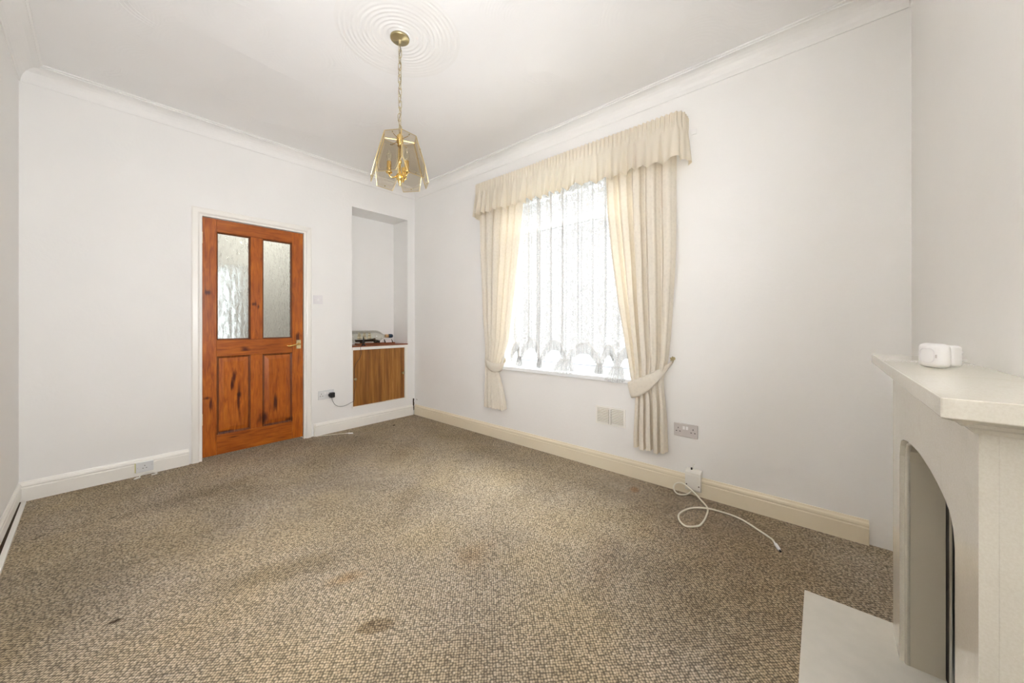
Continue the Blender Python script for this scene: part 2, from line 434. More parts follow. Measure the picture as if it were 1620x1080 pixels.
# skirtings
sk = [(0,0), (.018,0), (.018,.082), (.0145,.086), (.0145,.092), (.018,.096), (.016,.106), (.009,.113), (.006,.122), (0,.122)]
def skirt(name, segs, m, prof=sk):
    bm = bmesh.new()
    for p0, p1, n, a, b in segs: sweep(bm, prof, p0, p1, n, a, b)
    return struct(obj(name, bm, m))
skirt('baseboard_back', [((XL+.0,0,0), (-2.066,0,0), (0,-1,0), 0, 0), ((-1.152,0,0), (-.030,0,0), (0,-1,0), 0, 0)], 'trim')
skirt('baseboard_right', [((0,-.02,0), (0,-3.945,0), (-1,0,0), 0, 0)], 'cream')
lk = [(0,.03), (.012,.03), (.012,.082), (.0095,.086), (.0095,.092), (.012,.096), (.011,.106), (.007,.113), (.005,.122), (0,.122)]
skirt('baseboard_left', [((XL,-.02,0), (XL,YF,0), (1,0,0), 0, 0)], 'trim', lk)
skirt('baseboard_front', [((XL+.02,YF,0), (-1.66,YF,0), (0,1,0), 0, 0), ((-.65,YF,0), (-.02,YF,0), (0,1,0), 0, 0)], 'cream')

# cornice: concave cove with small steps
cz = H
prof = [(0, cz-.105), (.006, cz-.105), (.008, cz-.098)]
for k in range(7):
    a = k/6*pi/2
    prof.append((.008+.072*(1-cos(a)), cz-.098+.080*sin(a)))
prof += [(.086, cz-.018), (.086, cz-.010), (.096, cz-.008), (.096, cz), (0, cz)]
def cornice(name, p0, p1, n):
    bm = bmesh.new(); sweep(bm, prof, p0, p1, n, 1, 1); struct(obj(name, bm, 'cornice'), 'white coved cornice')
cornice('trim_1', (XL,0,0), (0,0,0), (0,-1,0))
cornice('trim_2', (0,0,0), (0,YF,0), (-1,0,0))
cornice('trim_3', (XL,YF,0), (XL,0,0), (1,0,0))
cornice('trim_4', (0,YF,0), (XL,YF,0), (0,1,0))

# combed artex rose around the pendant, real relief
RC = (-1.42, -1.97)
bm = bmesh.new(); rings = []
for i in range(61):
    r = .045+.29*i/60
    fade = min(1, (61-i)/5)
    ring = []
    for k in range(96):
        a = 2*pi*k/96
        w = (.5+.5*sin(i*2*pi/5+.6*sin(a*3+i*.1)))*.0042*fade*(.65+.35*sin(a*2.0+i*.07))
        if i > 34: w *= .55+.45*sin(a*48+i*.8)
        ring.append(bm.verts.new((RC[0]+r*cos(a), RC[1]+r*sin(a), H-.0004-w)))
    rings.append(ring)
for a, b in zip(rings, rings[1:]):
    for k in range(96):
        f = bm.faces.new((a[k], b[k], b[(k+1) % 96], a[(k+1) % 96])); f.smooth = True
struct(obj('trim_5', bm, 'cornice'), 'combed circular ceiling pattern around the pendant light')
# raised combed arcs of the artex away from the rose
bm = bmesh.new()
rr = random.Random(3)
for cx, cy in [(-2.3,-1.2),(-1.9,-.7),(-1.2,-1.1),(-.75,-1.5),(-2.45,-2.1),(-.7,-2.5),(-1.6,-2.7),(-.5,-.7),(-2.6,-.4),(-1.2,-.4),(-.95,-3.2),(-2.1,-1.75)]:
    a0 = rr.uniform(0, 6.28); r0 = rr.uniform(.16, .22)
    for q in range(3):
        r = r0-.022*q; span = rr.uniform(1.3, 2.2)
        for s_ in range(24):
            pass
        P = [(cx+r*cos(a0+span*k/24), cy+r*sin(a0+span*k/24)) for k in range(25)]
        V = []
        for k, (x, y) in enumerate(P):
            w = .0026*sin(pi*k/24); an = a0+span*k/24
            V.append([bm.verts.new((x-.004*cos(an), y-.004*sin(an), H-.0002)), bm.verts.new((x, y, H-.0003-w)), bm.verts.new((x+.004*cos(an), y+.004*sin(an), H-.0002))])
        for a, b in zip(V, V[1:]):
            for k in range(2):
                f = bm.faces.new((a[k], a[k+1], b[k+1], b[k])); f.smooth = True
struct(obj('trim_6', bm, 'ceiling'), 'faint combed arcs in the ceiling plaster')

# ------------------------------------------------------------------ hall beyond the door
bm = bmesh.new()
hx0, hx1, hy0, hy1 = -3.4, -.86, .15, 1.45
box(bm, hx0-.1, hx0, hy0, hy1+.1, 0, 2.5)
box(bm, hx1, hx1+.02, hy0, hy1+.1, 0, 2.5)
# far wall with a glazed opening
oy0, oy1, oz0, oz1 = -1.68, -1.43, .45, 1.78
box(bm, hx0, oy0, hy1, hy1+.1, 0, 2.5); box(bm, oy1, hx1, hy1, hy1+.1, 0, 2.5)
box(bm, oy0, oy1, hy1, hy1+.1, 0, oz0); box(bm, oy0, oy1, hy1, hy1+.1, oz1, 2.5)
struct(obj('wall_hall', bm, 'wall'))
struct(obj('floor_hall', B(hx0, hx1, 0.0, hy1, -.06, 0), 'carpet'))
struct(obj('ceiling_hall', B(hx0, hx1+.02, hy0, hy1+.1, 2.5, 2.55), 'wall'))
w2 = sgroup('window_2', 'narrow glazed opening in the hall')
obj('pane', B(oy0, oy1, hy1+.05, hy1+.056, oz0, oz1), 'window_glass', w2)
for a in (oy0, oy1-.02): obj('frame', B(a, a+.02, hy1+.03, hy1+.08, oz0, oz1), 'frame', w2)
for a in (oz0, oz1-.02): obj('frame', B(oy0+.02, oy1-.02, hy1+.03, hy1+.08, a, a+.02), 'frame', w2)

# ------------------------------------------------------------------ door
d = sgroup('door_1', 'varnished pine door with two obscured glass panes')
y0, y1 = .012, .047
X0, X1 = -1.982, -1.243
ZB, ZT = .022, 1.968
A0, A1, C0, C1 = -1.893, -1.660, -1.572, -1.335    # openings left and right
zr0, zr1, zr2, zr3 = .185, .835, .970, 1.865
def dpart(n, a, b, c, e, m): return obj(n, B(a, b, y0, y1, c, e, bev=.0015, seg=1), m, d)
dpart('stile', X0, A0, ZB, ZT, 'pine_v'); dpart('stile', C1, X1, ZB, ZT, 'pine_v')
dpart('rail', A0+.0005, C1-.0005, ZB, zr0, 'pine_h'); dpart('rail', A0+.0005, C1-.0005, zr1, zr2, 'pine_h'); dpart('rail', A0+.0005, C1-.0005, zr3, ZT, 'pine_h')
dpart('mullion', A1, C0, zr0+.0005, zr1-.0005, 'pine_v'); dpart('mullion', A1, C0, zr2+.0005, zr3-.0005, 'pine_v')
def ring_mould(a, b, c, e, w, yo, yi, m, par, name):
    """mitred moulding ring inside a rectangular opening: outer edge at yo, inner edge at yi"""
    bm = bmesh.new()
    prof = [(0, yo), (w*.25, yo+(yi-yo)*.15), (w*.45, yo+(yi-yo)*.25), (w*.6, yo+(yi-yo)*.75), (w, yi), (w, y1-.002), (0, y1-.002)]
    R = []
    for o, y in prof: R.append([bm.verts.new(v) for v in ((a+o, y, c+o), (b-o, y, c+o), (b-o, y, e-o), (a+o, y, e-o))])
    n = len(R)
    for i in range(n):
        p, q = R[i], R[(i+1) % n]
        for k in range(4): bm.faces.new((p[k], p[(k+1) % 4], q[(k+1) % 4], q[k]))
    bmesh.ops.recalc_face_normals(bm, faces=bm.faces[:])
    return obj(name, bm, m, par)
for a, b in ((A0, A1), (C0, C1)):
    # glass above
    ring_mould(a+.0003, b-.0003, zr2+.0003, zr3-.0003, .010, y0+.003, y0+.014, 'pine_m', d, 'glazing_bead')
    g = obj('glass_pane', B(a+.006, b-.006, .029, .033, zr2+.006, zr3-.006), 'glass_big' if a == A0 else 'glass_fine', d)
    # raised and fielded panel below
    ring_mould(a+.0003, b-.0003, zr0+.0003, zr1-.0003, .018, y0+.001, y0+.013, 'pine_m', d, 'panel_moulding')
    bm = bmesh.new(); o = .017; f1, f2 = .048, .051
    R = []
    for oo, y in ((o, .040), (o, .0245), (f1, .0155), (f2, .0125)):
        R.append([bm.verts.new(v) for v in ((a+oo, y, zr0+oo), (b-oo, y, zr0+oo), (b-oo, y, zr1-oo), (a+oo, y, zr1-oo))])
    for p, q in zip(R, R[1:]):
        for k in range(4): bm.faces.new((p[k], p[(k+1) % 4], q[(k+1) % 4], q[k]))
    bm.faces.new(R[-1]); bm.faces.new(R[0][::-1]); bmesh.ops.recalc_face_normals(bm, faces=bm.faces[:])
    obj('panel', bm, 'pine_v', d)
# handle
hp = obj('handle_plate', B(-1.300, -1.262, .006, .0125, .868, .950, bev=.0015, seg=1), 'pale_brass', d)
bm = bmesh.new()
for z in (.944, .874):
    for x in (-1.294, -1.268): lathe(bm, [(.0022,.003), (.0022,.006)], 8, 'y', (x, 0, z))
obj('screw', bm, 'old_brass', hp)
bm = bmesh.new(); lathe(bm, [(.011, .006), (.011, -.004), (.008, -.006), (.008, -.03)], 16, 'y', (-1.283, 0, .912))
tube(bm, spline([(-1.283, -.026, .912), (-1.30, -.036, .911), (-1.335, -.038, .905), (-1.372, -.034, .898), (-1.388, -.030, .902)], 5), [.007]*8+[.006]*6+[.005]*7, 10)
obj('lever', bm, 'brass', hp, smooth=True)
# hinges
for z in (1.80, .33):
    hg = obj('hinge', lathe(bmesh.new(), [(.005, z-.045), (.005, z+.045)], 10, 'z', (X0-.004, .008, 0)), 'pale_brass', d)

# door lining, stop and architrave
fr = sgroup('trim_7', 'white painted door frame and architrave')
bm = bmesh.new(); box(bm, DX0, X0-.004, -.004, .13, 0, DZ); obj('jamb', bm, 'trim', fr)
obj('jamb', B(X1+.004, DX1, -.004, .13, 0, DZ), 'trim', fr)
obj('head', B(X0-.004, X1+.004, -.004, .13, ZT+.006, DZ), 'trim', fr)
ap = [(0,0), (.048,0), (.048,.006), (.040,.012), (.034,.013), (.012,.016), (.006,.014), (0,.009)]    # (across outward, proud)
def arch_leg(xi, sgn, ztop):
    bm = bmesh.new()
    a = [bm.verts.new((xi+sgn*u, -.0005-p, 0)) for u, p in ap]; b = [bm.verts.new((xi+sgn*u, -.0005-p, ztop+u)) for u, p in ap]
    n = len(ap)
    for k in range(n): bm.faces.new((a[k], a[(k+1) % n], b[(k+1) % n], b[k]))
    bm.faces.new(a); bm.faces.new(b[::-1]); bmesh.ops.recalc_face_normals(bm, faces=bm.faces[:]); return bm
xiL, xiR, zi = X0-.022, X1+.022, ZT+.022
obj('architrave', arch_leg(xiL, -1, zi), 'trim', fr); obj('architrave', arch_leg(xiR, 1, zi), 'trim', fr)
bm = bmesh.new()
a = [bm.verts.new((xiL-u, -.0005-p, zi+u)) for u, p in ap]; b = [bm.verts.new((xiR+u, -.0005-p, zi+u)) for u, p in ap]
n = len(ap)
for k in range(n): bm.faces.new((a[k], a[(k+1) % n], b[(k+1) % n], b[k]))
bm.faces.new(a); bm.faces.new(b[::-1]); bmesh.ops.recalc_face_normals(bm, faces=bm.faces[:]); obj('architrave', bm, 'trim', fr)

# ------------------------------------------------------------------ window
w = sgroup('window_1', 'white framed window behind the net curtain')
fx0, fx1 = .115, .175
fz0, fz1 = WZ0+.005, WZ1
obj('window_frame', B(fx0, fx1, WY0, WY0+.06, fz0, fz1, bev=.004), 'frame', w); obj('window_frame', B(fx0, fx1, WY1-.06, WY1, fz0, fz1, bev=.004), 'frame', w)
obj('window_frame', B(fx0, fx1, WY0+.06, WY1-.06, fz0, fz0+.055, bev=.004), 'frame', w); obj('window_frame', B(fx0, fx1, WY0+.06, WY1-.06, fz1-.06, fz1, bev=.004), 'frame', w)
obj('transom', B(fx0, fx1, WY0+.06, WY1-.06, 1.955, 2.02, bev=.004), 'frame', w)
obj('gasket', B(fx0-.001, fx0+.006, WY0+.062, WY1-.062, 1.950, 1.955), 'gasket', w)
obj('gasket', B(fx0-.001, fx0+.006, WY0+.062, WY1-.062, fz0+.055, fz0+.061), 'gasket', w)
obj('pane', B(.140, .146, WY0+.055, WY1-.055, fz0+.05, 1.957), 'window_glass', w)
obj('pane', B(.140, .146, WY0+.055, WY1-.055, 2.018, fz1-.055), 'window_glass', w)
wh = obj('window_handle', B(.098, .115, -1.575, -1.555, .80, .86, bev=.003), 'gasket', w)
obj('window_sill', B(-.028, .125, WY0-.03, WY1+.035, WZ0-.03, WZ0+.004, bev=.006, seg=3), 'frame', w)

# ------------------------------------------------------------------ curtains
def curtain(name, label, inner, outer, ztop, zbot, nf, amp, x0, pinch, seed):
    rr = random.Random(seed); NU, NV = 150, 70
    ph = rr.uniform(0, 6); ws = [rr.uniform(.75, 1.25) for _ in range(nf)]; tot = sum(ws)
    acc = [0]
    for q in ws: acc.append(acc[-1]+q/tot)
    am = [rr.uniform(.7, 1.25) for _ in range(nf+1)]
    def phase(u):
        for k in range(nf):
            if u <= acc[k+1]+1e-9: return k+(u-acc[k])/(acc[k+1]-acc[k])
        return nf
    rows = []
    for i in range(NV+1):
        z = ztop+(zbot-ztop)*i/NV
        yi, yo = interp(inner, z), interp(outer, z)
        row = []
        pz = math.exp(-((z-pinch)/.16)**2)
        for j in range(NU+1):
            u = j/NU; p = phase(u); k = int(min(p, nf-1))
            a = amp*(am[k]*(1-(p-k))+am[k+1]*(p-k))*(1-.55*pz)
            prof_ = 2*(abs(sin(pi*p))**.6-.62)+.10*sin(6*pi*p+k)
            x = x0-a*prof_-.012*pz
            y = yo+(yi-yo)*u+.35*a*sin(4*pi*p+.5)*.5+.004*sin(3*z+u*9)
            zz = z+(.006*sin(2*pi*p*.5+1) if i == NV else 0)
            row.append((x, y, zz))
        rows.append(row)
    bm = grid_mesh(bmesh.new(), rows)
    o = obj(name, bm, 'curtain'); tag(o, label, 'curtain'); return o
cl = curtain('curtain', 'cream curtain nearest the corner, left of the window, gathered by its tie',
        [(2.40,-1.75),(2.188,-1.735),(1.743,-1.68),(1.289,-1.612),(.94,-1.556),(.76,-1.50),(.66,-1.455),(.56,-1.475),(.466,-1.50),(.32,-1.535)],
        [(2.40,-1.20),(2.21,-1.20),(1.80,-1.207),(1.178,-1.251),(.88,-1.29),(.60,-1.297),(.28,-1.277)], 2.40, .30, 6, .032, -.062, .72, 5)
cr = curtain('curtain', 'cream curtain right of the window, above the double socket',
        [(2.40,-2.53),(2.24,-2.544),(1.955,-2.559),(1.624,-2.594),(1.252,-2.643),(.979,-2.69),(.713,-2.745),(.60,-2.775),(.45,-2.770),(.317,-2.764),(.25,-2.768)],
        [(2.40,-3.05),(2.18,-3.046),(1.567,-3.038),(1.156,-3.018),(.865,-2.999),(.737,-2.975),(.53,-2.988),(.28,-2.995)], 2.40, .245, 5, .038, -.075, .70, 11)

# valance
def valance():
    rr = random.Random(4)
    Y0, Y1 = -1.200, -3.105; xf = -.135
    L = abs(Y1-Y0); NU = 1100; NV = 26
    nf = 24; ws = [rr.uniform(.55, 1.5) for _ in range(nf)]; tot = sum(ws); acc = [0]
    for q in ws: acc.append(acc[-1]+q/tot)
    am = [rr.uniform(.7, 1.5) for _ in range(nf)]
    dz = [rr.uniform(-.012, .012) for _ in range(nf+1)]
    ret = .08; RR = .05
    rows = []
    ztop, zbot = 2.452, 2.153
    def base(s):   # s: 0..L+2ret  -> x,y, normal
        q = RR*pi/2; S1 = ret+q; S2 = S1+L-2*RR; ST = S2+q+ret
        s = s/(L+2*ret)*ST
        if s < ret: return (-.005-s, Y0), (0, 1)
        if s < S1:
            a = (s-ret)/RR; return (-.085-RR*sin(a), Y0-RR+RR*cos(a)), (-sin(a), cos(a))
        if s < S2: return (xf, Y0-RR-(s-S1)), (-1, 0)
        if s < S2+q:
            a = (s-S2)/RR; return (-.085-RR*cos(a), Y1+RR-RR*sin(a)), (-cos(a), -sin(a))
        return (-.085+(s-S2-q), Y1), (0, -1)
    for i in range(NV+1):
        v = i/NV; row = []
        for j in range(NU+1):
            s = (L+2*ret)*j/NU; u = j/NU
            (bx, by), (nx, ny) = base(s)
            k = max(q for q in range(nf) if acc[q] <= u+1e-9); p = (u-acc[k])/(acc[k+1]-acc[k])
            fold = (p/.8)**.75 if p < .8 else (.5+.5*cos(pi*(p-.8)/.2))
            tight = sin(2*pi*s/.030+2*sin(s*7))
            hd = max(0, 1-max(0, v-.20)/.22)
            lo = max(0, (v-.16)/.84)
            off = .006*tight*hd+lo*(.046*am[k]*fold+.005*sin(2*pi*s/.06+k))
            z = ztop+(zbot-ztop)*v
            if v > .6: z += (v-.6)/.4*(dz[k]*(1-p)+dz[k+1]*p+.010*(fold-.9)*am[k])
            z += .003*sin(2*pi*s/.03)*(1 if i == 0 else 0)
            row.append((bx+nx*off, by+ny*off, z))
        rows.append(row)
    o = obj('valance', grid_mesh(bmesh.new(), rows), 'valance')
    tag(o, 'cream gathered pelmet valance hanging across the top of the window', 'valance')
    # turned up hem and heading tape
    def strip(i0, i1, off, name):
        R = [[(x+off, y, z) for x, y, z in rows[i]] for i in range(i0, i1+1)]
        obj(name, grid_mesh(bmesh.new(), R), 'valance', o)
    strip(NV-2, NV, .0015, 'hem'); strip(0, 5, .0015, 'heading_tape')
    return o
valance()
rl = thing('curtain_rail', 'white curtain rail mostly hidden behind the cream valance', 'curtain rail')
obj('rail', B(-.118, -.104, -3.09, -1.215, 2.405, 2.43, bev=.002, seg=1), 'white_plastic', rl)
for y in (-1.25, -2.1, -3.05): obj('bracket', B(-.104, -.0005, y-.012, y+.012, 2.405, 2.425), 'white_plastic', rl)
obj('end_plate', B(-.006, 0, -3.155, -3.125, 2.335, 2.365), 'white_plastic', rl)

# tiebacks (closed band round the bunched curtain, ends on the hook)
def band(name, label, top, bot, back_x, par=None):
    """top/bot: lists of (x, y, z) along the front of the band"""
    n = 28
    T_ = spline(top, n//(len(top)-1)); B_ = spline(bot, n//(len(bot)-1)); n = min(len(T_), len(B_))
    rows = []
    for k in range(9):
        v = k/8
        row = []
        for j in range(n):
            a, b = T_[j], B_[j]
            p = a*(1-v)+b*v; p.x -= .006*sin(pi*v)
            row.append(p)
        rows.append(row)
    o = obj(name, grid_mesh(bmesh.new(), rows), 'curtain')
    sm = o.modifiers.new('thick', 'SOLIDIFY'); sm.thickness = .003
    tag(o, label, 'curtain tieback'); return o
band('tieback', 'cream fabric tieback round the curtain right of the window',
     [(-.022,-3.018,.862), (-.075,-2.985,.832), (-.118,-2.90,.775), (-.122,-2.80,.725), (-.100,-2.735,.690), (-.055,-2.742,.70), (-.01,-2.80,.71)],
     [(-.022,-3.012,.838), (-.078,-2.990,.790), (-.118,-2.93,.700), (-.122,-2.84,.620), (-.104,-2.765,.590), (-.055,-2.765,.60), (-.01,-2.80,.62)], 0)
band('tieback', 'cream fabric tieback round the curtain nearest the corner',
     [(-.020,-1.288,.862), (-.062,-1.292,.80), (-.098,-1.335,.765), (-.104,-1.44,.735), (-.090,-1.515,.735), (-.055,-1.545,.755), (-.012,-1.50,.79)],
     [(-.020,-1.290,.845), (-.064,-1.296,.75), (-.100,-1.345,.695), (-.106,-1.42,.655), (-.092,-1.475,.655), (-.055,-1.495,.67), (-.012,-1.47,.72)], 0)
def hook(x, y, z, label, s=1):
    t_ = thing('tieback_hook', label, 'hook', (0, y, z))
    obj('stem', lathe(bmesh.new(), [(.011*s,0), (.011*s,-.003), (.004*s,-.004), (.004*s,-.030)], 14, 'x'), 'old_brass', t_, smooth=False)
    bm = bmesh.new()
    for k in range(5):
        a = 2*pi*k/5+.4
        tube(bm, [(-.030, 0, 0), (-.034, .008*s*cos(a), .008*s*sin(a)), (-.031, .017*s*cos(a), .017*s*sin(a))], [.004*s, .006*s, .002*s], 6)
    obj('rosette', bm, 'old_brass', t_, smooth=True)
    bm = bmesh.new(); tube(bm, spline([(-.012,0,-.003), (-.016,.0,-.018), (-.022,0,-.026), (-.030,0,-.018)], 4), .0022*s, 6)
    obj('ring', bm, 'old_brass', t_, smooth=True)
hook(0, -3.014, .872, 'aged brass flower hook holding the tieback of the right hand curtain', 1.0)
hook(0, -1.270, .882, 'small dark brass hook at the outer edge of the curtain nearest the corner', .6)

# net curtain with scalloped frilled hem
tails = [(-1.545, .80), (-1.657, .80), (-1.89, .79), (-2.157, .80), (-2.462, .80), (-2.60, .78), (-2.74, .80)]
arches = [.93, .966, .962, .946, .945, .93]
LX = .045
def bound(y):
    """lower edge height of the net at y"""
    for (ya, za), (yb, zb), pk in zip(tails, tails[1:], arches):
        if yb <= y <= ya:
            s = (y-ya)/(yb-ya); base = za+(zb-za)*s
            return base+(pk-base)*(max(0, sin(pi*s))**.62)
    return tails[0][1] if y > tails[0][0] else tails[-1][1]
ya, yb = -1.565, -2.745
NU, NV = 420, 40
def netx(y, z):
    d_ = min(abs(y-tt[0]) for tt in tails)
    low = max(0, min(1, (1.25-z)/.5))
    bunch = math.exp(-(d_/.05)**2)
    fold = .010*sin(2*pi*y/.124+.7+1.1*sin(y*7.3))+.004*sin(2*pi*y/.051+1.3*sin(y*11))+.004*sin(2*pi*y/.23)
    return LX+fold*(1-.4*low)-low*.022*bunch
rows, uvs = [], []
for i in range(NV+1):
    row, uv = [], []
    for j in range(NU+1):
        y = ya+(yb-ya)*j/NU; zb_ = bound(y)
        z = 2.30+(zb_-2.30)*i/NV
        # cloth gathers towards the tails near the hem
        row.append((netx(y, z), y, z)); uv.append((abs(y-ya)*1.6, z))
    rows.append(row); uvs.append(uv)
nc = obj('net_curtain', grid_mesh(bmesh.new(), rows, uvs), 'lace')
tag(nc, 'white floral net curtain with scalloped frilled hem inside the window', 'net curtain')
# frill along the scalloped edge, one piece per scallop
def frill(yA, yB):
    n = 70; rows, uvs = [], []
    for i in range(7):
        v = i/6; row, uv = [], []
        for j in range(n+1):
            y = yA+(yB-yA)*j/n; z = bound(y); mid = (yA+yB)/2; s = (y-mid)/(abs(yB-yA)/2)
            ln = .085*(1-.25*abs(s))
            gy = .0055*sin(j*2.0)*v; gx = .007*sin(j*1.9)*v
            row.append((netx(y, z)-.004-gx, y+gy-.015*s*v, z-ln*v)); uv.append((j*.012, v*.1))
        rows.append(row); uvs.append(uv)
    obj('frill', grid_mesh(bmesh.new(), rows, uvs), 'frill', nc)
    P = [(netx(y_, bound(y_))-.003, y_, bound(y_)) for y_ in [yA+(yB-yA)*k/40 for k in range(41)]]
    obj('frill_edging', tube(bmesh.new(), P, .0022, 6), 'cable_lace', nc)
M['cable_lace'] = mat('net edging', (.62,.60,.57), .7)
for (a, _), (b, _) in zip(tails, tails[1:]): frill(a, b)
def fan(y, z, w0, w1, ln, fwd, ztop_w=.02):
    n = 48; rows, uvs = [], []
    for i in range(9):
        v = i/8; row, uv = [], []
        for j in range(n+1):
            s = 2*j/n-1
            wdt = w0+(w1-w0)*(v**.8)
            gx = (.003+.008*v)*sin(j*1.55)
            row.append((LX-.030-fwd*v-gx-.012*(1-s*s), y+s*wdt+.002*sin(j), z-ln*v*(1-.12*s*s))); uv.append((j*.012, v*.1))
        rows.append(row); uvs.append(uv)
    obj('frill_tail', grid_mesh(bmesh.new(), rows, uvs), 'frill', nc)
    P = [(LX-.032-.012*(1-s*s), y+s*w0, z+.004-.01*(1-s*s)) for s in [k/8-1 for k in range(17)]]
    obj('frill_edging', tube(bmesh.new(), P, .0022, 6), 'cable_lace', nc)
fan(-1.657, .805, .018, .042, .092, .0)
fan(-1.886, .80, .016, .034, .085, .0)
fan(-2.157, .812, .055, .115, .118, .054)
fan(-2.462, .80, .018, .040, .085, .012)
fan(-2.610, .785, .040, .080, .112, .054)

# ------------------------------------------------------------------ niche cupboard
c = thing('cupboard', 'low built in cupboard in the niche with two sliding wood veneer doors', 'cupboard', (0,0,0))
cy = -.002
obj('frame', box(box(box(box(bmesh.new(), NX0+.0005, NX0+.010, cy, .03, NZ0, .822), NX1-.035, NX1-.0005, cy, .03, NZ0, .822), NX0+.0005, NX1-.0005, cy-.006, .03, .822, .853), NX0+.0005, NX1-.0005, cy-.004, .03, NZ0, NZ0+.016), 'trim', c)
obj('top_board', B(NX0+.0005, NX1-.0005, -.012, ND-.0005, .853, .866, bev=.002, seg=1), 'board', c)
xm = -.385
sd = obj('sliding_door', B(NX0+.010, xm+.01, .006, .013, NZ0+.016, .822), 'veneer', c)
obj('knob', lathe(bmesh.new(), [(.011,.006), (.009,.002), (.008,-.008), (.014,-.012), (.015,-.018), (.008,-.022)], 18, 'y', (-.742, 0, .512)), 'old_brass', sd, smooth=True)
sd = obj('sliding_door', B(xm-.02, NX1-.035, .016, .023, NZ0+.016, .822), 'veneer', c)
obj('knob', lathe(bmesh.new(), [(.011,.016), (.009,.012), (.008,.002), (.014,-.002), (.015,-.008), (.008,-.012)], 18, 'y', (-.160, 0, .520)), 'old_brass', sd, smooth=True)

# ship in a bottle
sb = thing('ship_in_bottle', 'large clear glass bottle on its side holding a model sailing ship', 'ornament', (0,0,.866))
yb_ = .13
obj('stand', B(-.66, -.215, yb_-.05, yb_+.05, 0, .018, bev=.003, seg=1), 'board', sb)
cz_ = .018+.074
for x in (-.60, -.42):
    bm = bmesh.new(); prism(bm, [(yb_-.045, .018), (yb_+.045, .018), (yb_+.05, .045), (yb_, .024), (yb_-.05, .045)], 'x', x, x+.012)
    obj('cradle', bm, 'hull', sb)
obj('bottle', lathe(bmesh.new(), [(.0,-.745), (.05,-.745), (.066,-.738), (.070,-.72), (.070,-.44), (.066,-.415), (.052,-.385), (.034,-.36), (.021,-.34), (.018,-.30), (.018,-.262), (.021,-.26), (.021,-.25)], 36, 'x', (0, yb_, cz_)), 'bottle_glass', sb, smooth=True)
obj('neck_label', lathe(bmesh.new(), [(.0192,-.315), (.0192,-.28)], 24, 'x', (0, yb_, cz_)), 'label_tan', sb, smooth=True)
obj('cap', lathe(bmesh.new(), [(.0225,-.268), (.0225,-.232), (.018,-.225), (.0,-.224)], 24, 'x', (0, yb_, cz_)), 'navy', sb, smooth=True)
bm = bmesh.new()
R = []
for k in range(9):
    s = k/8; x = -.675+.235*s; wv = .020*sin(pi*min(1, .12+s*.92))**.5*(1-.6*s**6); zt = .054+.020*s**3+.006*(1-s)**3
    R.append([bm.verts.new(p) for p in ((x, yb_-wv, zt), (x+.004, yb_-wv*.6, .040), (x, yb_, .034), (x+.004, yb_+wv*.6, .040), (x, yb_+wv, zt))])
for p, q in zip(R, R[1:]):
    for k in range(4): bm.faces.new((p[k], p[k+1], q[k+1], q[k]))
    bm.faces.new((p[4], p[0], q[0], q[4]))
bm.faces.new(R[0]); bm.faces.new(R[-1][::-1]); obj('ship_hull', bm, 'hull', sb)
for x in (-.625, -.565, -.505):
    mo = obj('mast', lathe(bmesh.new(), [(.0016, .052), (.0012, .142)], 6, 'z', (x, yb_, 0)), 'hull', sb)
    for z0_, z1_, w_ in ((.064, .092, .022), (.095, .118, .018), (.121, .137, .013)):
        rows = [[(x+.012-.010*sin(pi*i/6)+.0, yb_-w_+2*w_*j/6, z0_+(z1_-z0_)*i/6) for j in range(7)] for i in range(7)]
        rows = [[(p[0]-.012*(1-((p[1]-yb_)/w_)**2)*.6, p[1], p[2]) for p in r_] for r_ in rows]
        bm = grid_mesh(bmesh.new(), [[(yy-yb_+x+.0, yb_+.004+(xx-x), zz) for xx, yy, zz in r_] for r_ in rows])
        obj('sail', bm, 'sail', mo)
bm = bmesh.new(); prism(bm, [(-.335,.018), (-.25,.018), (-.262,.052), (-.342,.052)], 'y', yb_-.048, yb_-.045)
obj('name_card', bm, 'card', sb)
for x in (-.345, -.252):
    bm = bmesh.new(); prism(bm, [(x-.004,.018), (x+.010,.018), (x-.008,.056), (x-.014,.056)], 'y', yb_-.050, yb_-.043); obj('card_post', bm, 'hull', sb)
obj('lower_knob', lathe(bmesh.new(), [(.0,-.475), (.016,-.47), (.019,-.445), (.014,-.42), (0,-.415)], 14, 'x', (0, yb_-.028, .018+.018)), 'hull', sb, smooth=True)

# small aerial with flex to the plug
ae = thing('aerial', 'small upright black aerial with thin flex beside the bottle', 'aerial', (-.640, .012, .866))
obj('base', lathe(bmesh.new(), [(.0,0), (.024,0), (.024,.006), (.015,.014), (.011,.022), (0,.022)], 20), 'black', ae, smooth=True)
obj('mast', lathe(bmesh.new(), [(.0105,.02), (.009,.05), (.0055,.085), (.0035,.096), (0,.098)], 14), 'black', ae, smooth=True)
bm = bmesh.new(); tube(bm, spline([(-.640+.640, -.012+.0, .004), (-.668+.64, -.031, .0), (-.690+.64, -.034, -.02), (-.68+.64, -.030, -.08), (-.70+.64, -.026, -.14), (-.735+.64, -.022, -.19), (-.752+.64, -.020, -.26),
      (-.748+.64, -.019, -.33), (-.735+.64,-.016,-.42), (-.747+.64, -.018, -.50), (-.755+.64, -.022, -.575), (-.79+.64, -.022, -.595), (-.85+.64, -.024, -.615), (-.91+.64, -.026, -.612), (-.955+.64, -.030, -.585), (-.985+.64, -.035, -.53), (-.992+.64, -.042, -.492)], 6), .0018, 6)
obj('flex', bm, 'black', ae, smooth=True)
obj('plug', B(-1.012+.64, -.968+.64, -.067, -.026, .362-.866, .412-.866, bev=.006, seg=2), 'black', ae)
obj('plug_collar', B(-1.022+.64, -1.012+.64, -.058, -.032, .375-.866, .402-.866, bev=.003, seg=1), 'black', ae)

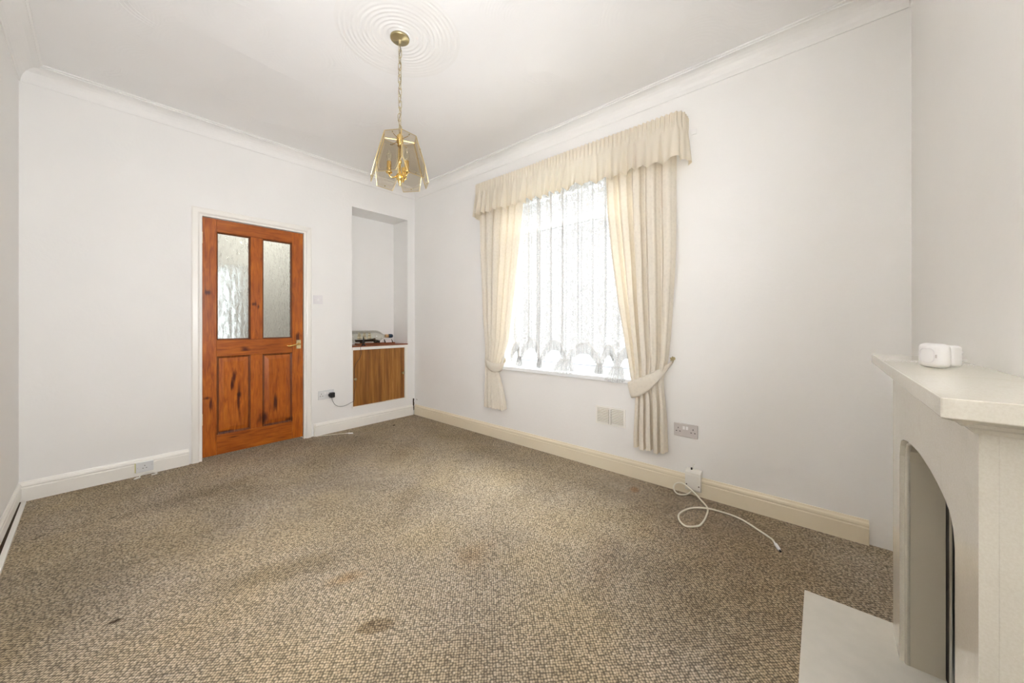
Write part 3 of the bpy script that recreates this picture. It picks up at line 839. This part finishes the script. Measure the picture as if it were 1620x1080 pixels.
# ------------------------------------------------------------------ electrical plates
def place_on(o, wall, a, z):
    """plates are modelled in local x (across), z (up), facing -y"""
    if wall == 'back': o.location = (a, 0, z)
    else: o.location = (0, a, z); o.rotation_euler = (0, 0, radians(-90))
def outlet(par, cx, m, s=1.0):
    for dx, dz_, w_, h_ in ((0, .012, .004, .009), (-.011, -.009, .008, .0045), (.011, -.009, .008, .0045)):
        obj('pin_hole', B(cx+(dx-w_/2)*s, cx+(dx+w_/2)*s, -.0105, -.0085, (dz_-h_/2)*s, (dz_+h_/2)*s), 'dark', par)
def socket(label, wall, a, z, m, w_, h_, twin=True, depth=.0095, group=None):
    o = thing('socket', label, 'socket')
    obj('plate', B(-w_/2, w_/2, -depth, 0, -h_/2, h_/2, bev=.003, seg=2), m, o)
    if twin:
        outlet(o, -w_*.31, m); outlet(o, w_*.31, m)
        for x in (-.010, .010): obj('rocker', B(x-.007, x+.007, -depth-.003, -depth+.0005, .006, .028, bev=.001, seg=1), 'white_plastic', o)
        sc_ = [(-.052,.0), (.052,.0)]
    else:
        outlet(o, 0, m, .8); sc_ = [(-w_*.40, -.002), (w_*.40, .008)]
    for x, z_ in sc_: obj('screw', lathe(bmesh.new(), [(.0028,-depth-.0008), (.0028,-depth+.001)], 10, 'y', (x, 0, z_)), 'steel', o)
    place_on(o, wall, a, z); return o
socket('white double socket left of the cupboard with a black plug in it', 'back', -1.036, .393, 'sock_white', .150, .088)
socket('beige grey double socket on the wall right of the curtain', 'right', -3.090, .405, 'sock_grey', .146, .086)
so = socket('small white single socket sitting on the skirting left of the door', 'back', -2.310, .062, 'sock_white', .092, .072, twin=False)
so.location.y = -.020
obj('back_box', B(-.050, -.046, -.004, .001, -.034, .034), 'yellow', so)
lsw = thing('light_switch', 'pale grey light switch on the wall right of the pine door', 'light switch')
obj('plate', B(-.044, .044, -.008, 0, -.043, .043, bev=.003), 'switch_pale', lsw)
obj('rocker', B(-.006, .006, -.012, -.0075, -.011, .011, bev=.001, seg=1), 'white_plastic', lsw)
for x in (-.03, .03): obj('screw', lathe(bmesh.new(), [(.0026,-.0088), (.0026,-.007)], 10, 'y', (x, 0, 0)), 'steel', lsw)
place_on(lsw, 'back', -1.114, 1.341)

# vent
v_ = thing('wall_vent', 'cream louvred air vent low on the wall below the window', 'vent')
obj('vent_frame', box(box(box(box(box(bmesh.new(), -.118, .118, -.010, 0, .056, .068), -.118, .118, -.010, 0, -.068, -.056), -.118, -.106, -.010, 0, -.056, .056), .106, .118, -.010, 0, -.056, .056), -.006, .006, -.009, 0, -.056, .056), 'trim', v_)
obj('backing', B(-.106, .106, -.002, -.0005, -.056, .056), 'reveal', v_)
for k in range(9):
    z = .0495-.0124*k
    for a0_, a1_ in ((-.106, -.006), (.006, .106)):
        bm = bmesh.new(); prism(bm, [(-.013, z-.0040), (-.0115, z-.0048), (-.002, z+.0006), (-.0035, z+.0018)], 'x', a0_, a1_)
        obj('slat', bm, 'trim', v_)
for k in range(9):
    z = .0440-.0124*k
    for x_ in (-.0085, .0085): obj('slot', B(x_-.0022, x_+.0022, -.0125, -.009, z-.0022, z+.0026), 'dark_brown', v_)
place_on(v_, 'right', -2.560, .408)

# junction box on the skirting, cable from it
jb = thing('junction_box', 'white curved cover box fixed over the skirting under the double socket', 'junction box', (0, -3.143, 0))
bm = bmesh.new()
pr = [(-.019,.035), (-.045,.038), (-.050,.050), (-.050,.135), (-.046,.152), (-.036,.162), (-.020,.166), (-.0005,.166), (-.0005,.125), (-.019,.122)]
A_ = [bm.verts.new((x, -.045, z)) for x, z in pr]; C_ = [bm.verts.new((x, .045, z)) for x, z in pr]
for k in range(len(pr)): bm.faces.new((A_[k], A_[(k+1) % len(pr)], C_[(k+1) % len(pr)], C_[k]))
bm.faces.new(A_); bm.faces.new(C_[::-1]); bmesh.ops.recalc_face_normals(bm, faces=bm.faces[:])
obj('cover', bm, 'box_white', jb)
for y in (-.036, .036): obj('screw', lathe(bmesh.new(), [(.004,-.0512), (.004,-.049)], 10, 'x', (0, y, .075)), 'dark_brown', jb)
bm = bmesh.new(); tube(bm, spline([(-.012,.005,.166), (-.012,.006,.18), (-.006,.004,.195), (-.003,-.005,.20)], 4), .003, 6); obj('stub_wire', bm, 'box_white', jb, smooth=True)
obj('knockout', B(-.030, -.020, .008, .016, .1655, .178), 'dark', jb)

cb = thing('cable', 'cream looped aerial cable trailing from the junction box across the carpet', 'cable')
pts = [(-.040,-3.137,.036), (-.050,-3.115,.012), (-.075,-3.085,.006), (-.078,-3.052,.010), (-.058,-3.030,.030), (-.050,-3.045,.060), (-.062,-3.090,.075), (-.085,-3.150,.055), (-.100,-3.200,.022), (-.150,-3.250,.006),
       (-.255,-3.266,.005), (-.350,-3.266,.005), (-.400,-3.252,.005), (-.436,-3.207,.005), (-.403,-3.165,.005), (-.335,-3.142,.005), (-.256,-3.158,.006), (-.205,-3.190,.009), (-.170,-3.252,.013), (-.145,-3.317,.006),
       (-.155,-3.414,.005), (-.235,-3.526,.005), (-.275,-3.572,.005), (-.300,-3.584,.006)]
obj('sheath', tube(bmesh.new(), spline(pts, 8), .0048, 8), 'cable_white', cb, smooth=True)
bm = bmesh.new(); e0, e1 = Vector((-.300,-3.584,.007)), Vector((-.365,-3.612,.007)); dv = e1-e0
tube(bm, [e0+dv*t_ for t_ in (0, .1, .25, .3, .8, .82, 1)], [.0035, .0035, .006, .008, .008, .0055, .0055], 10)
obj('connector', bm, 'white_plastic', cb, smooth=True)
bm = bmesh.new(); tube(bm, [e1, e1+dv*.14], .0045, 8); obj('connector_tip', bm, 'dark', cb)

cb = thing('thin_lead', 'short thin white lead on the carpet beside the door frame', 'cable')
obj('lead', tube(bmesh.new(), spline([(-1.145,-.024,.12), (-1.150,-.022,.06), (-1.150,-.028,.008), (-1.10,-.05,.004), (-1.042,-.080,.004), (-.96,-.12,.004), (-.905,-.165,.005)], 6), .0022, 6), 'cable_white', cb, smooth=True)
bm = bmesh.new(); tube(bm, [(-.912,-.158,.007), (-.895,-.176,.007), (-.893,-.178,.007), (-.862,-.212,.007)], [.003, .003, .0068, .0068], 8); obj('connector', bm, 'white_plastic', cb)
cb = thing('cable_stub', 'short paint splashed white cable end below the single socket', 'cable')
obj('lead', tube(bmesh.new(), spline([(-2.345,-.085,.006), (-2.335,-.060,.012), (-2.315,-.040,.018), (-2.285,-.034,.016), (-2.262,-.040,.008), (-2.248,-.060,.005), (-2.262,-.074,.005), (-2.278,-.070,.005)], 5), .004, 6), 'box_white', cb, smooth=True)
obj('lump', tube(bmesh.new(), [(-2.368,-.094,.007), (-2.352,-.088,.009), (-2.335,-.082,.007)], [.004, .008, .004], 8), 'box_white', cb, smooth=True)

# corner pipe with stains
cp = thing('corner_conduit', 'short white conduit with dark stained gap in the corner by the niche', 'conduit', (0,0,0))
obj('conduit', lathe(bmesh.new(), [(.009, 0), (.009, .165), (.006, .17), (0, .17)], 12, 'z', (-.012, -.012, 0)), 'trim', cp, smooth=True)
rr = random.Random(2)
bm = bmesh.new(); R = []
for k in range(14):
    z = .055+.14*k/13; w_ = .004+.0035*rr.random(); x = -.0265+.002*rr.random()
    R.append([bm.verts.new((x-w_, -.0200, z)), bm.verts.new((x-w_*.2, -.0215, z)), bm.verts.new((x+w_, -.0200, z)), bm.verts.new((x, -.0005, z))])
for p, q in zip(R, R[1:]):
    for k in range(4): bm.faces.new((p[k], p[(k+1) % 4], q[(k+1) % 4], q[k]))
bm.faces.new(R[0]); bm.faces.new(R[-1][::-1]); bmesh.ops.recalc_face_normals(bm, faces=bm.faces[:]); obj('dark_filler', bm, 'dark_brown', cp)
bm = bmesh.new(); tube(bm, [(-.001,-.055,.178), (-.004,-.048,.185), (-.001,-.04,.190)], .0025, 6); obj('clip', bm, 'dark_brown', cp)
# debris
bm = bmesh.new(); box(bm, -.445, -.42, -.262, -.246, .0, .006, bev=.002, seg=1)
tag(obj('carpet_scrap', bm, 'dark_brown'), 'tiny dark scrap on the carpet in front of the cupboard', 'scrap')

# trunking on floor at the left wall
tk = thing('cable_trunking', 'loose white strip of trunking lying along the left wall', 'trunking')
obj('trunking_strip', prism(bmesh.new(), [(XL+.014, -.045), (XL+.031, -.045), (XL+.058, -2.6), (XL+.034, -2.6)], 'z', 0, .014), 'trim', tk)
obj('gap_shade', prism(bmesh.new(), [(XL+.001, -.022), (XL+.0135, -.022), (XL+.0335, -2.6), (XL+.001, -2.6)], 'z', 0, .004), 'dark_brown', tk)  # dark strip standing in for the shadow gap between skirting and trunking

# ------------------------------------------------------------------ pendant
pl = thing('pendant_light', 'brass pendant lantern with six smoked glass panels hanging on a chain', 'ceiling light', (RC[0], RC[1], 0))
zc = H-.001
cn = obj('ceiling_rose', lathe(bmesh.new(), [(0,zc), (.050,zc), (.052,zc-.003), (.051,zc-.012), (.048,zc-.015), (.012,zc-.019), (.009,zc-.026), (.008,zc-.036), (.004,zc-.040), (0,zc-.040)], 36), 'old_brass', pl, smooth=True)
obj('rose_plate', lathe(bmesh.new(), [(.058,H), (.058,zc-.002), (.053,zc-.0035)], 36), 'cornice', pl)
# chain
z = H-.040; ln = .046; pitch = .0365; k = 0; ztop_h = 2.178
def link_bm(cz__, rot):
    bm = bmesh.new(); P = []
    w_, hh = .0085, ln/2-.0085
    for q in range(20):
        a = 2*pi*q/20; x = w_*cos(a); zz = w_*sin(a)+(hh if sin(a) > 0 else -hh)
        P.append((x*cos(rot), x*sin(rot), cz__+zz))
    return tube(bm, P, .0018, 6, closed=True)
nl = int(round((z-ztop_h)/pitch)); pitch = (z-ztop_h)/nl
first = [None, None]
for k in range(nl):
    cz__ = z-pitch*(k+.5)
    if first[k % 2] is None:
        first[k % 2] = obj('chain_link', link_bm(0, radians(58-121.7) if k % 2 else radians(58-31.7)), 'old_brass', pl, smooth=True); o_ = first[k % 2]
    else:
        o_ = first[k % 2].copy(); COL.objects.link(o_)
    o_.location = (.002*sin(k*2.1), .002*cos(k*1.7), cz__)
P = []
for k in range(60):
    s = k/59; P.append((.0055*sin(s*38), .0055*cos(s*38), z-(z-2.14)*s))
obj('flex', tube(bmesh.new(), P, .0026, 6), 'cord', pl, smooth=True)
# top hub and rod
obj('top_hub', lathe(bmesh.new(), [(0,2.185), (.006,2.184), (.008,2.172), (.016,2.165), (.018,2.150), (.018,2.125), (.013,2.118), (.013,2.105), (0,2.105)], 24), 'brass', pl, smooth=True)
obj('rod', lathe(bmesh.new(), [(.0055,2.11), (.0055,2.03), (.009,2.028), (.009,2.010), (.0055,2.008), (.0055,1.93)], 16), 'brass', pl, smooth=True)
obj('lower_hub', lathe(bmesh.new(), [(0,1.955), (.012,1.952), (.020,1.944), (.022,1.930), (.018,1.918), (.012,1.912), (.010,1.902), (.006,1.896), (.007,1.888), (0,1.880)], 24), 'brass', pl, smooth=True)
base_a = radians(-121.7+4)
for k in range(3):
    a = base_a+radians(35)+2*pi*k/3; ca_, sa_ = cos(a), sin(a)
    ar = obj('arm', tube(bmesh.new(), spline([(.018*ca_, .018*sa_, 1.935), (.035*ca_, .035*sa_, 1.924), (.052*ca_, .052*sa_, 1.926), (.058*ca_, .058*sa_, 1.945)], 5), .0045, 8), 'brass', pl, smooth=True)
    obj('lamp_holder', lathe(bmesh.new(), [(0,1.932), (.004,1.934), (.006,1.940), (.016,1.944), (.018,1.950), (.012,1.954), (.0125,1.958), (.0125,2.008), (.009,2.010), (0,2.010)], 18, 'z', (.058*ca_, .058*sa_, 0)), 'brass', ar, smooth=True)
    obj('bulb', lathe(bmesh.new(), [(0,2.006), (.008,2.008), (.013,2.022), (.016,2.036), (.013,2.052), (.006,2.068), (.0,2.076)], 16, 'z', (.058*ca_, .058*sa_, 0)), 'bottle_glass', ar, smooth=True)
# spider at the top that carries the panels
for k in range(6):
    a = base_a+pi/6+2*pi*k/6
    obj('spoke', tube(bmesh.new(), [(.016*cos(a), .016*sin(a), 2.14), (.078*cos(a), .078*sin(a), 2.138)], .0018, 6), 'brass', pl)
# panels
rt, rm, rb = .097, .150, .170       # corner radii at the top, at the chamfer start, at the bottom
zt_, zm_, zb__ = 2.155, 1.985, 1.905
for k in range(6):
    a0, a1 = base_a+2*pi*k/6, base_a+2*pi*(k+1)/6
    def cr_(r, a, z): return Vector((r*cos(a), r*sin(a), z))
    TL, TR = cr_(rt, a0, zt_), cr_(rt, a1, zt_)
    ML, MR = cr_(rm, a0, zm_), cr_(rm, a1, zm_)
    BL, BR = cr_(rb, a0, zb__), cr_(rb, a1, zb__)
    # keep planar: bottom points on the extension of the panel plane
    e1_ = (TR-TL).normalized(); mid_t = (TL+TR)/2; mid_m = (ML+MR)/2; dn = (mid_m-mid_t).normalized()
    lenm = (mid_m-mid_t).length; lenb = lenm*(zt_-zb__)/(zt_-zm_)
    wt, wm = (TR-TL).length/2, (MR-ML).length/2
    wt -= .002; wm -= .002; wb = wm*.70
    pts = [mid_t-e1_*wt, mid_t+e1_*wt, mid_t+dn*lenm+e1_*wm, mid_t+dn*lenb+e1_*wb, mid_t+dn*lenb-e1_*wb, mid_t+dn*lenm-e1_*wm]
    nn = e1_.cross(dn).normalized()
    if nn.dot(mid_m-Vector((0,0,mid_m.z))) < 0: nn = -nn
    bm = bmesh.new()
    f_ = bm.faces.new([bm.verts.new(p) for p in pts])
    pn = obj('glass_panel', bm, 'smoked', pl)
    bm = bmesh.new()
    cen = sum(pts, Vector())/6
    tube(bm, pts, .0021, 6, closed=True)
    obj('edge_trim', bm, 'gold_trim', pn)
    bm = bmesh.new(); inn = [cen+(p-cen)*.86 for p in pts]
    tube(bm, inn, .0006, 4, closed=True); obj('bevel_line', bm, 'pale_brass', pn)
    for q in (mid_t+dn*.013, mid_t+dn*(lenb-.013)):
        bm = bmesh.new(); tube(bm, [q-nn*.003, q+nn*.004], .0032, 8); obj('stud', bm, 'old_brass', pn)
    # clips joining neighbouring panels at the waist
    for sgn in (1,):
        q = mid_t+dn*(lenm*.45)+e1_*(wt+(wm-wt)*.45)*sgn
        bm = bmesh.new(); tube(bm, [q-nn*.003, q+nn*.003], .004, 8); obj('clip', bm, 'old_brass', pn)

# ------------------------------------------------------------------ fireplace
hs = tag(obj('hearth', B(-1.66, -.655, YF, -3.713, 0, .030, bev=.003, seg=2), 'hearth'), 'cream stone hearth slab on the floor in front of the fireplace', 'hearth')
fp = thing('fireplace_surround', 'cream polished marble fireplace surround with arched opening and mantel shelf', 'fireplace', (0,0,.030))
bx0, bx1 = -1.612, -.705; by = -3.955; bz = .915
ox0, ox1 = -1.478, -.845
archp = [(.0,.655),(.012,.690),(.035,.712),(.075,.724),(.13,.734),(.20,.742),(.28,.746)]   # distance from jamb, height
Wd = ox1-ox0
half = [(ox1-d_, z_) for d_, z_ in archp]; other = [(ox0+d_, z_) for d_, z_ in reversed(archp)]
inner = [(ox1, 0)]+half+[((ox0+ox1)/2, .747)]+other+[(ox0, 0)]
def front_slab(yf_, yb2, inn, name, mt, par, outer_box):
    a0_, a1_, zt2 = outer_box
    n = len(inn); outp = []
    for k, (x, z_) in enumerate(inn):
        if k == 0: outp.append((a1_, 0))
        elif k == n-1: outp.append((a0_, 0))
        elif k == 1: outp.append((a1_, z_))
        elif k == n-2: outp.append((a0_, z_))
        elif k == 3: outp.append((a1_, zt2))
        elif k == n-4: outp.append((a0_, zt2))
        elif k == 2: outp.append((a1_, (inn[1][1]+zt2)/2+.02))
        elif k == n-3: outp.append((a0_, (inn[1][1]+zt2)/2+.02))
        else: outp.append((x, zt2))
    bm = bmesh.new()
    Fi = [bm.verts.new((x, yf_, z_)) for x, z_ in inn]; Fo = [bm.verts.new((x, yf_, z_)) for x, z_ in outp]
    Bi = [bm.verts.new((x, yb2, z_)) for x, z_ in inn]; Bo = [bm.verts.new((x, yb2, z_)) for x, z_ in outp]
    for k in range(n-1):
        bm.faces.new((Fi[k], Fi[k+1], Fo[k+1], Fo[k])); bm.faces.new((Bi[k], Bo[k], Bo[k+1], Bi[k+1]))
        bm.faces.new((Fo[k], Fo[k+1], Bo[k+1], Bo[k])); fr_ = bm.faces.new((Fi[k], Bi[k], Bi[k+1], Fi[k+1])); fr_.material_index = 1 if isinstance(mt, list) else 0
    for k in (0, n-1): bm.faces.new((Fi[k], Fo[k], Bo[k], Bi[k]))
    bmesh.ops.recalc_face_normals(bm, faces=bm.faces[:])
    return obj(name, bm, mt, par)
front_slab(by, by-.020, inner, 'front_panel', 'marble', fp, (bx0, bx1, bz))
# stepped, softly rounded inner panel behind it
def inset(pts_, d_):
    out = []
    for x, z_ in pts_:
        cxm = (ox0+ox1)/2
        sx_ = d_ if x < cxm-.01 else (-d_ if x > cxm+.01 else 0)
        out.append((x+sx_, z_-(d_ if z_ > .5 else 0)))
    return out
front_slab(by-.0202, YF+.040, inset(inner, .012), 'inner_panel', ['marble', 'reveal'], fp, (bx0, bx1, bz))
bm = bmesh.new()
tube(bm, [(x, by-.018, z_) for x, z_ in inset(inner, .006)], .0075, 10); obj('bead', bm, 'marble', fp, smooth=True)
# mantel mouldings: two swept steps and the shelf
def ringbox(x0_, x1_, yf_, z0_, z1_, bev): return B(x0_, x1_, YF+.001, yf_, z0_, z1_, bev=bev, seg=3)
bm = bmesh.new()
steps = [(.0, .915), (.006, .915), (.010, .922), (.018, .927), (.022, .927), (.024, .932), (.034, .936), (.044, .934+.006), (.047, .944)]
R = []
for o_, z_ in steps: R.append([bm.verts.new(p) for p in ((bx0-o_, YF+.001, z_-.010), (bx0-o_, by+o_, z_-.010), (bx1+o_, by+o_, z_-.010), (bx1+o_, YF+.001, z_-.010))])
for p, q in zip(R, R[1:]):
    for k in range(3): bm.faces.new((p[k], p[k+1], q[k+1], q[k]))
    bm.faces.new((p[3], p[0], q[0], q[3]))
bm.faces.new(R[0]); bm.faces.new(R[-1]); bmesh.ops.recalc_face_normals(bm, faces=bm.faces[:])
obj('shelf_moulding', bm, 'marble', fp)
obj('mantel_shelf', B(bx0-.066, bx1+.055, YF+.0005, -3.905, .934, .965, bev=.0015, seg=2), 'marble', fp)

# gas fire in the recess
gf = thing('gas_fire', 'black gas fire with coals and steel rim inside the fireplace opening', 'gas fire', (0,0,.030))
obj('firebox', box(box(box(box(bmesh.new(), FX0, FX1, YF-T+.002, YF-T+.008, 0, FZ-.035), FX0, FX0+.006, YF-T+.008, YF-.002, 0, FZ-.035), FX1-.006, FX1, YF-T+.008, YF-.002, 0, FZ-.035), FX0+.006, FX1-.006, YF-T+.008, YF-.002, FZ-.041, FZ-.035), 'iron', gf)
bm = bmesh.new()
for a_, b_, c_, e_ in ((-1.52, -1.39, 0, .74), (-.93, -.80, 0, .74), (-1.39, -.93, .56, .74)): box(bm, a_, b_, YF+.002, YF+.038, c_, e_)
obj('frame', bm, 'iron', gf)
obj('trim_rim', tube(bmesh.new(), spline([(-.935, -4.047, .57), (-.935,-4.047,.3), (-.935,-4.047,.0)], 4)+[], .005, 8), 'steel', gf, smooth=True)
bm = bmesh.new(); P = [(-1.38+.46*k/20, YF+.012+.036*sin(pi*k/20), .0) for k in range(21)]
rows = [[(x, y, z_) for x, y, _ in P] for z_ in (0.0, .02, .04, .055)]
rows += [[(x, y-.006, .060) for x, y, _ in P]]
o_ = obj('front_rim', grid_mesh(bm, rows), 'steel', gf); sm = o_.modifiers.new('t', 'SOLIDIFY'); sm.thickness = .003
obj('coal_bed', B(-1.37, -.935, YF-.12, YF+.002, 0, .045), 'iron', gf)
base_c = []
for q in range(2):
    bm = bmesh.new(); bmesh.ops.create_icosphere(bm, subdivisions=2, radius=.028)
    for vv in bm.verts: vv.co *= 1+.18*rr.uniform(-1, 1); vv.co.z *= .8
    base_c.append(bm)
me_c = []
for bm in base_c:
    me = bpy.data.meshes.new('coal'); bm.to_mesh(me); bm.free(); me.materials.append(M['coal']); me_c.append(me)
for i in range(9):
    for j in range(3):
        o_ = bpy.data.objects.new('coal', me_c[(i+j) % 2]); COL.objects.link(o_); o_.parent = gf
        o_.location = (-1.345+i*.048+rr.uniform(-.005,.005), YF-.085+j*.036, .062+.018*(2-j)+rr.uniform(-.004,.004)); o_.rotation_euler = (rr.uniform(0,3), rr.uniform(0,3), rr.uniform(0,3))

# plug-in device on mantel
dv_ = thing('plug_in_sensor', 'white rounded plug in gadget lying on the mantel shelf', 'plug adaptor', (-1.105, -3.998, .9955), (0, 0, radians(118-180)))
# local -x is the face; prongs on +x
bm = bmesh.new(); box(bm, -.028, .002, -.034, .034, .0, .062, bev=.013, seg=5); obj('body', bm, 'white_plastic', dv_, smooth=True)
bm = bmesh.new(); box(bm, .0, .026, -.029, .029, .004, .058, bev=.008, seg=4); obj('back_shell', bm, 'white_plastic', dv_, smooth=True)
bm = bmesh.new(); P = []
for q in range(32):
    a = 2*pi*q/32; cx_ = .020*(abs(cos(a))**.6)*(1 if cos(a) > 0 else -1); cz2 = .018*(abs(sin(a))**.6)*(1 if sin(a) > 0 else -1)
    P.append((-.0284, cx_, .031+cz2))
tube(bm, P, .0009, 5, closed=True); obj('face_groove', bm, 'switch_pale', dv_)
obj('slot', B(-.0288, -.027, -.026, -.0235, .026, .034), 'sock_grey', dv_)
for y_, z_ in ((0, .040), (-.011, .022), (.011, .022)): obj('pin', B(.026, .044, y_-.004, y_+.004, z_-.003, z_+.003), 'white_plastic', dv_)
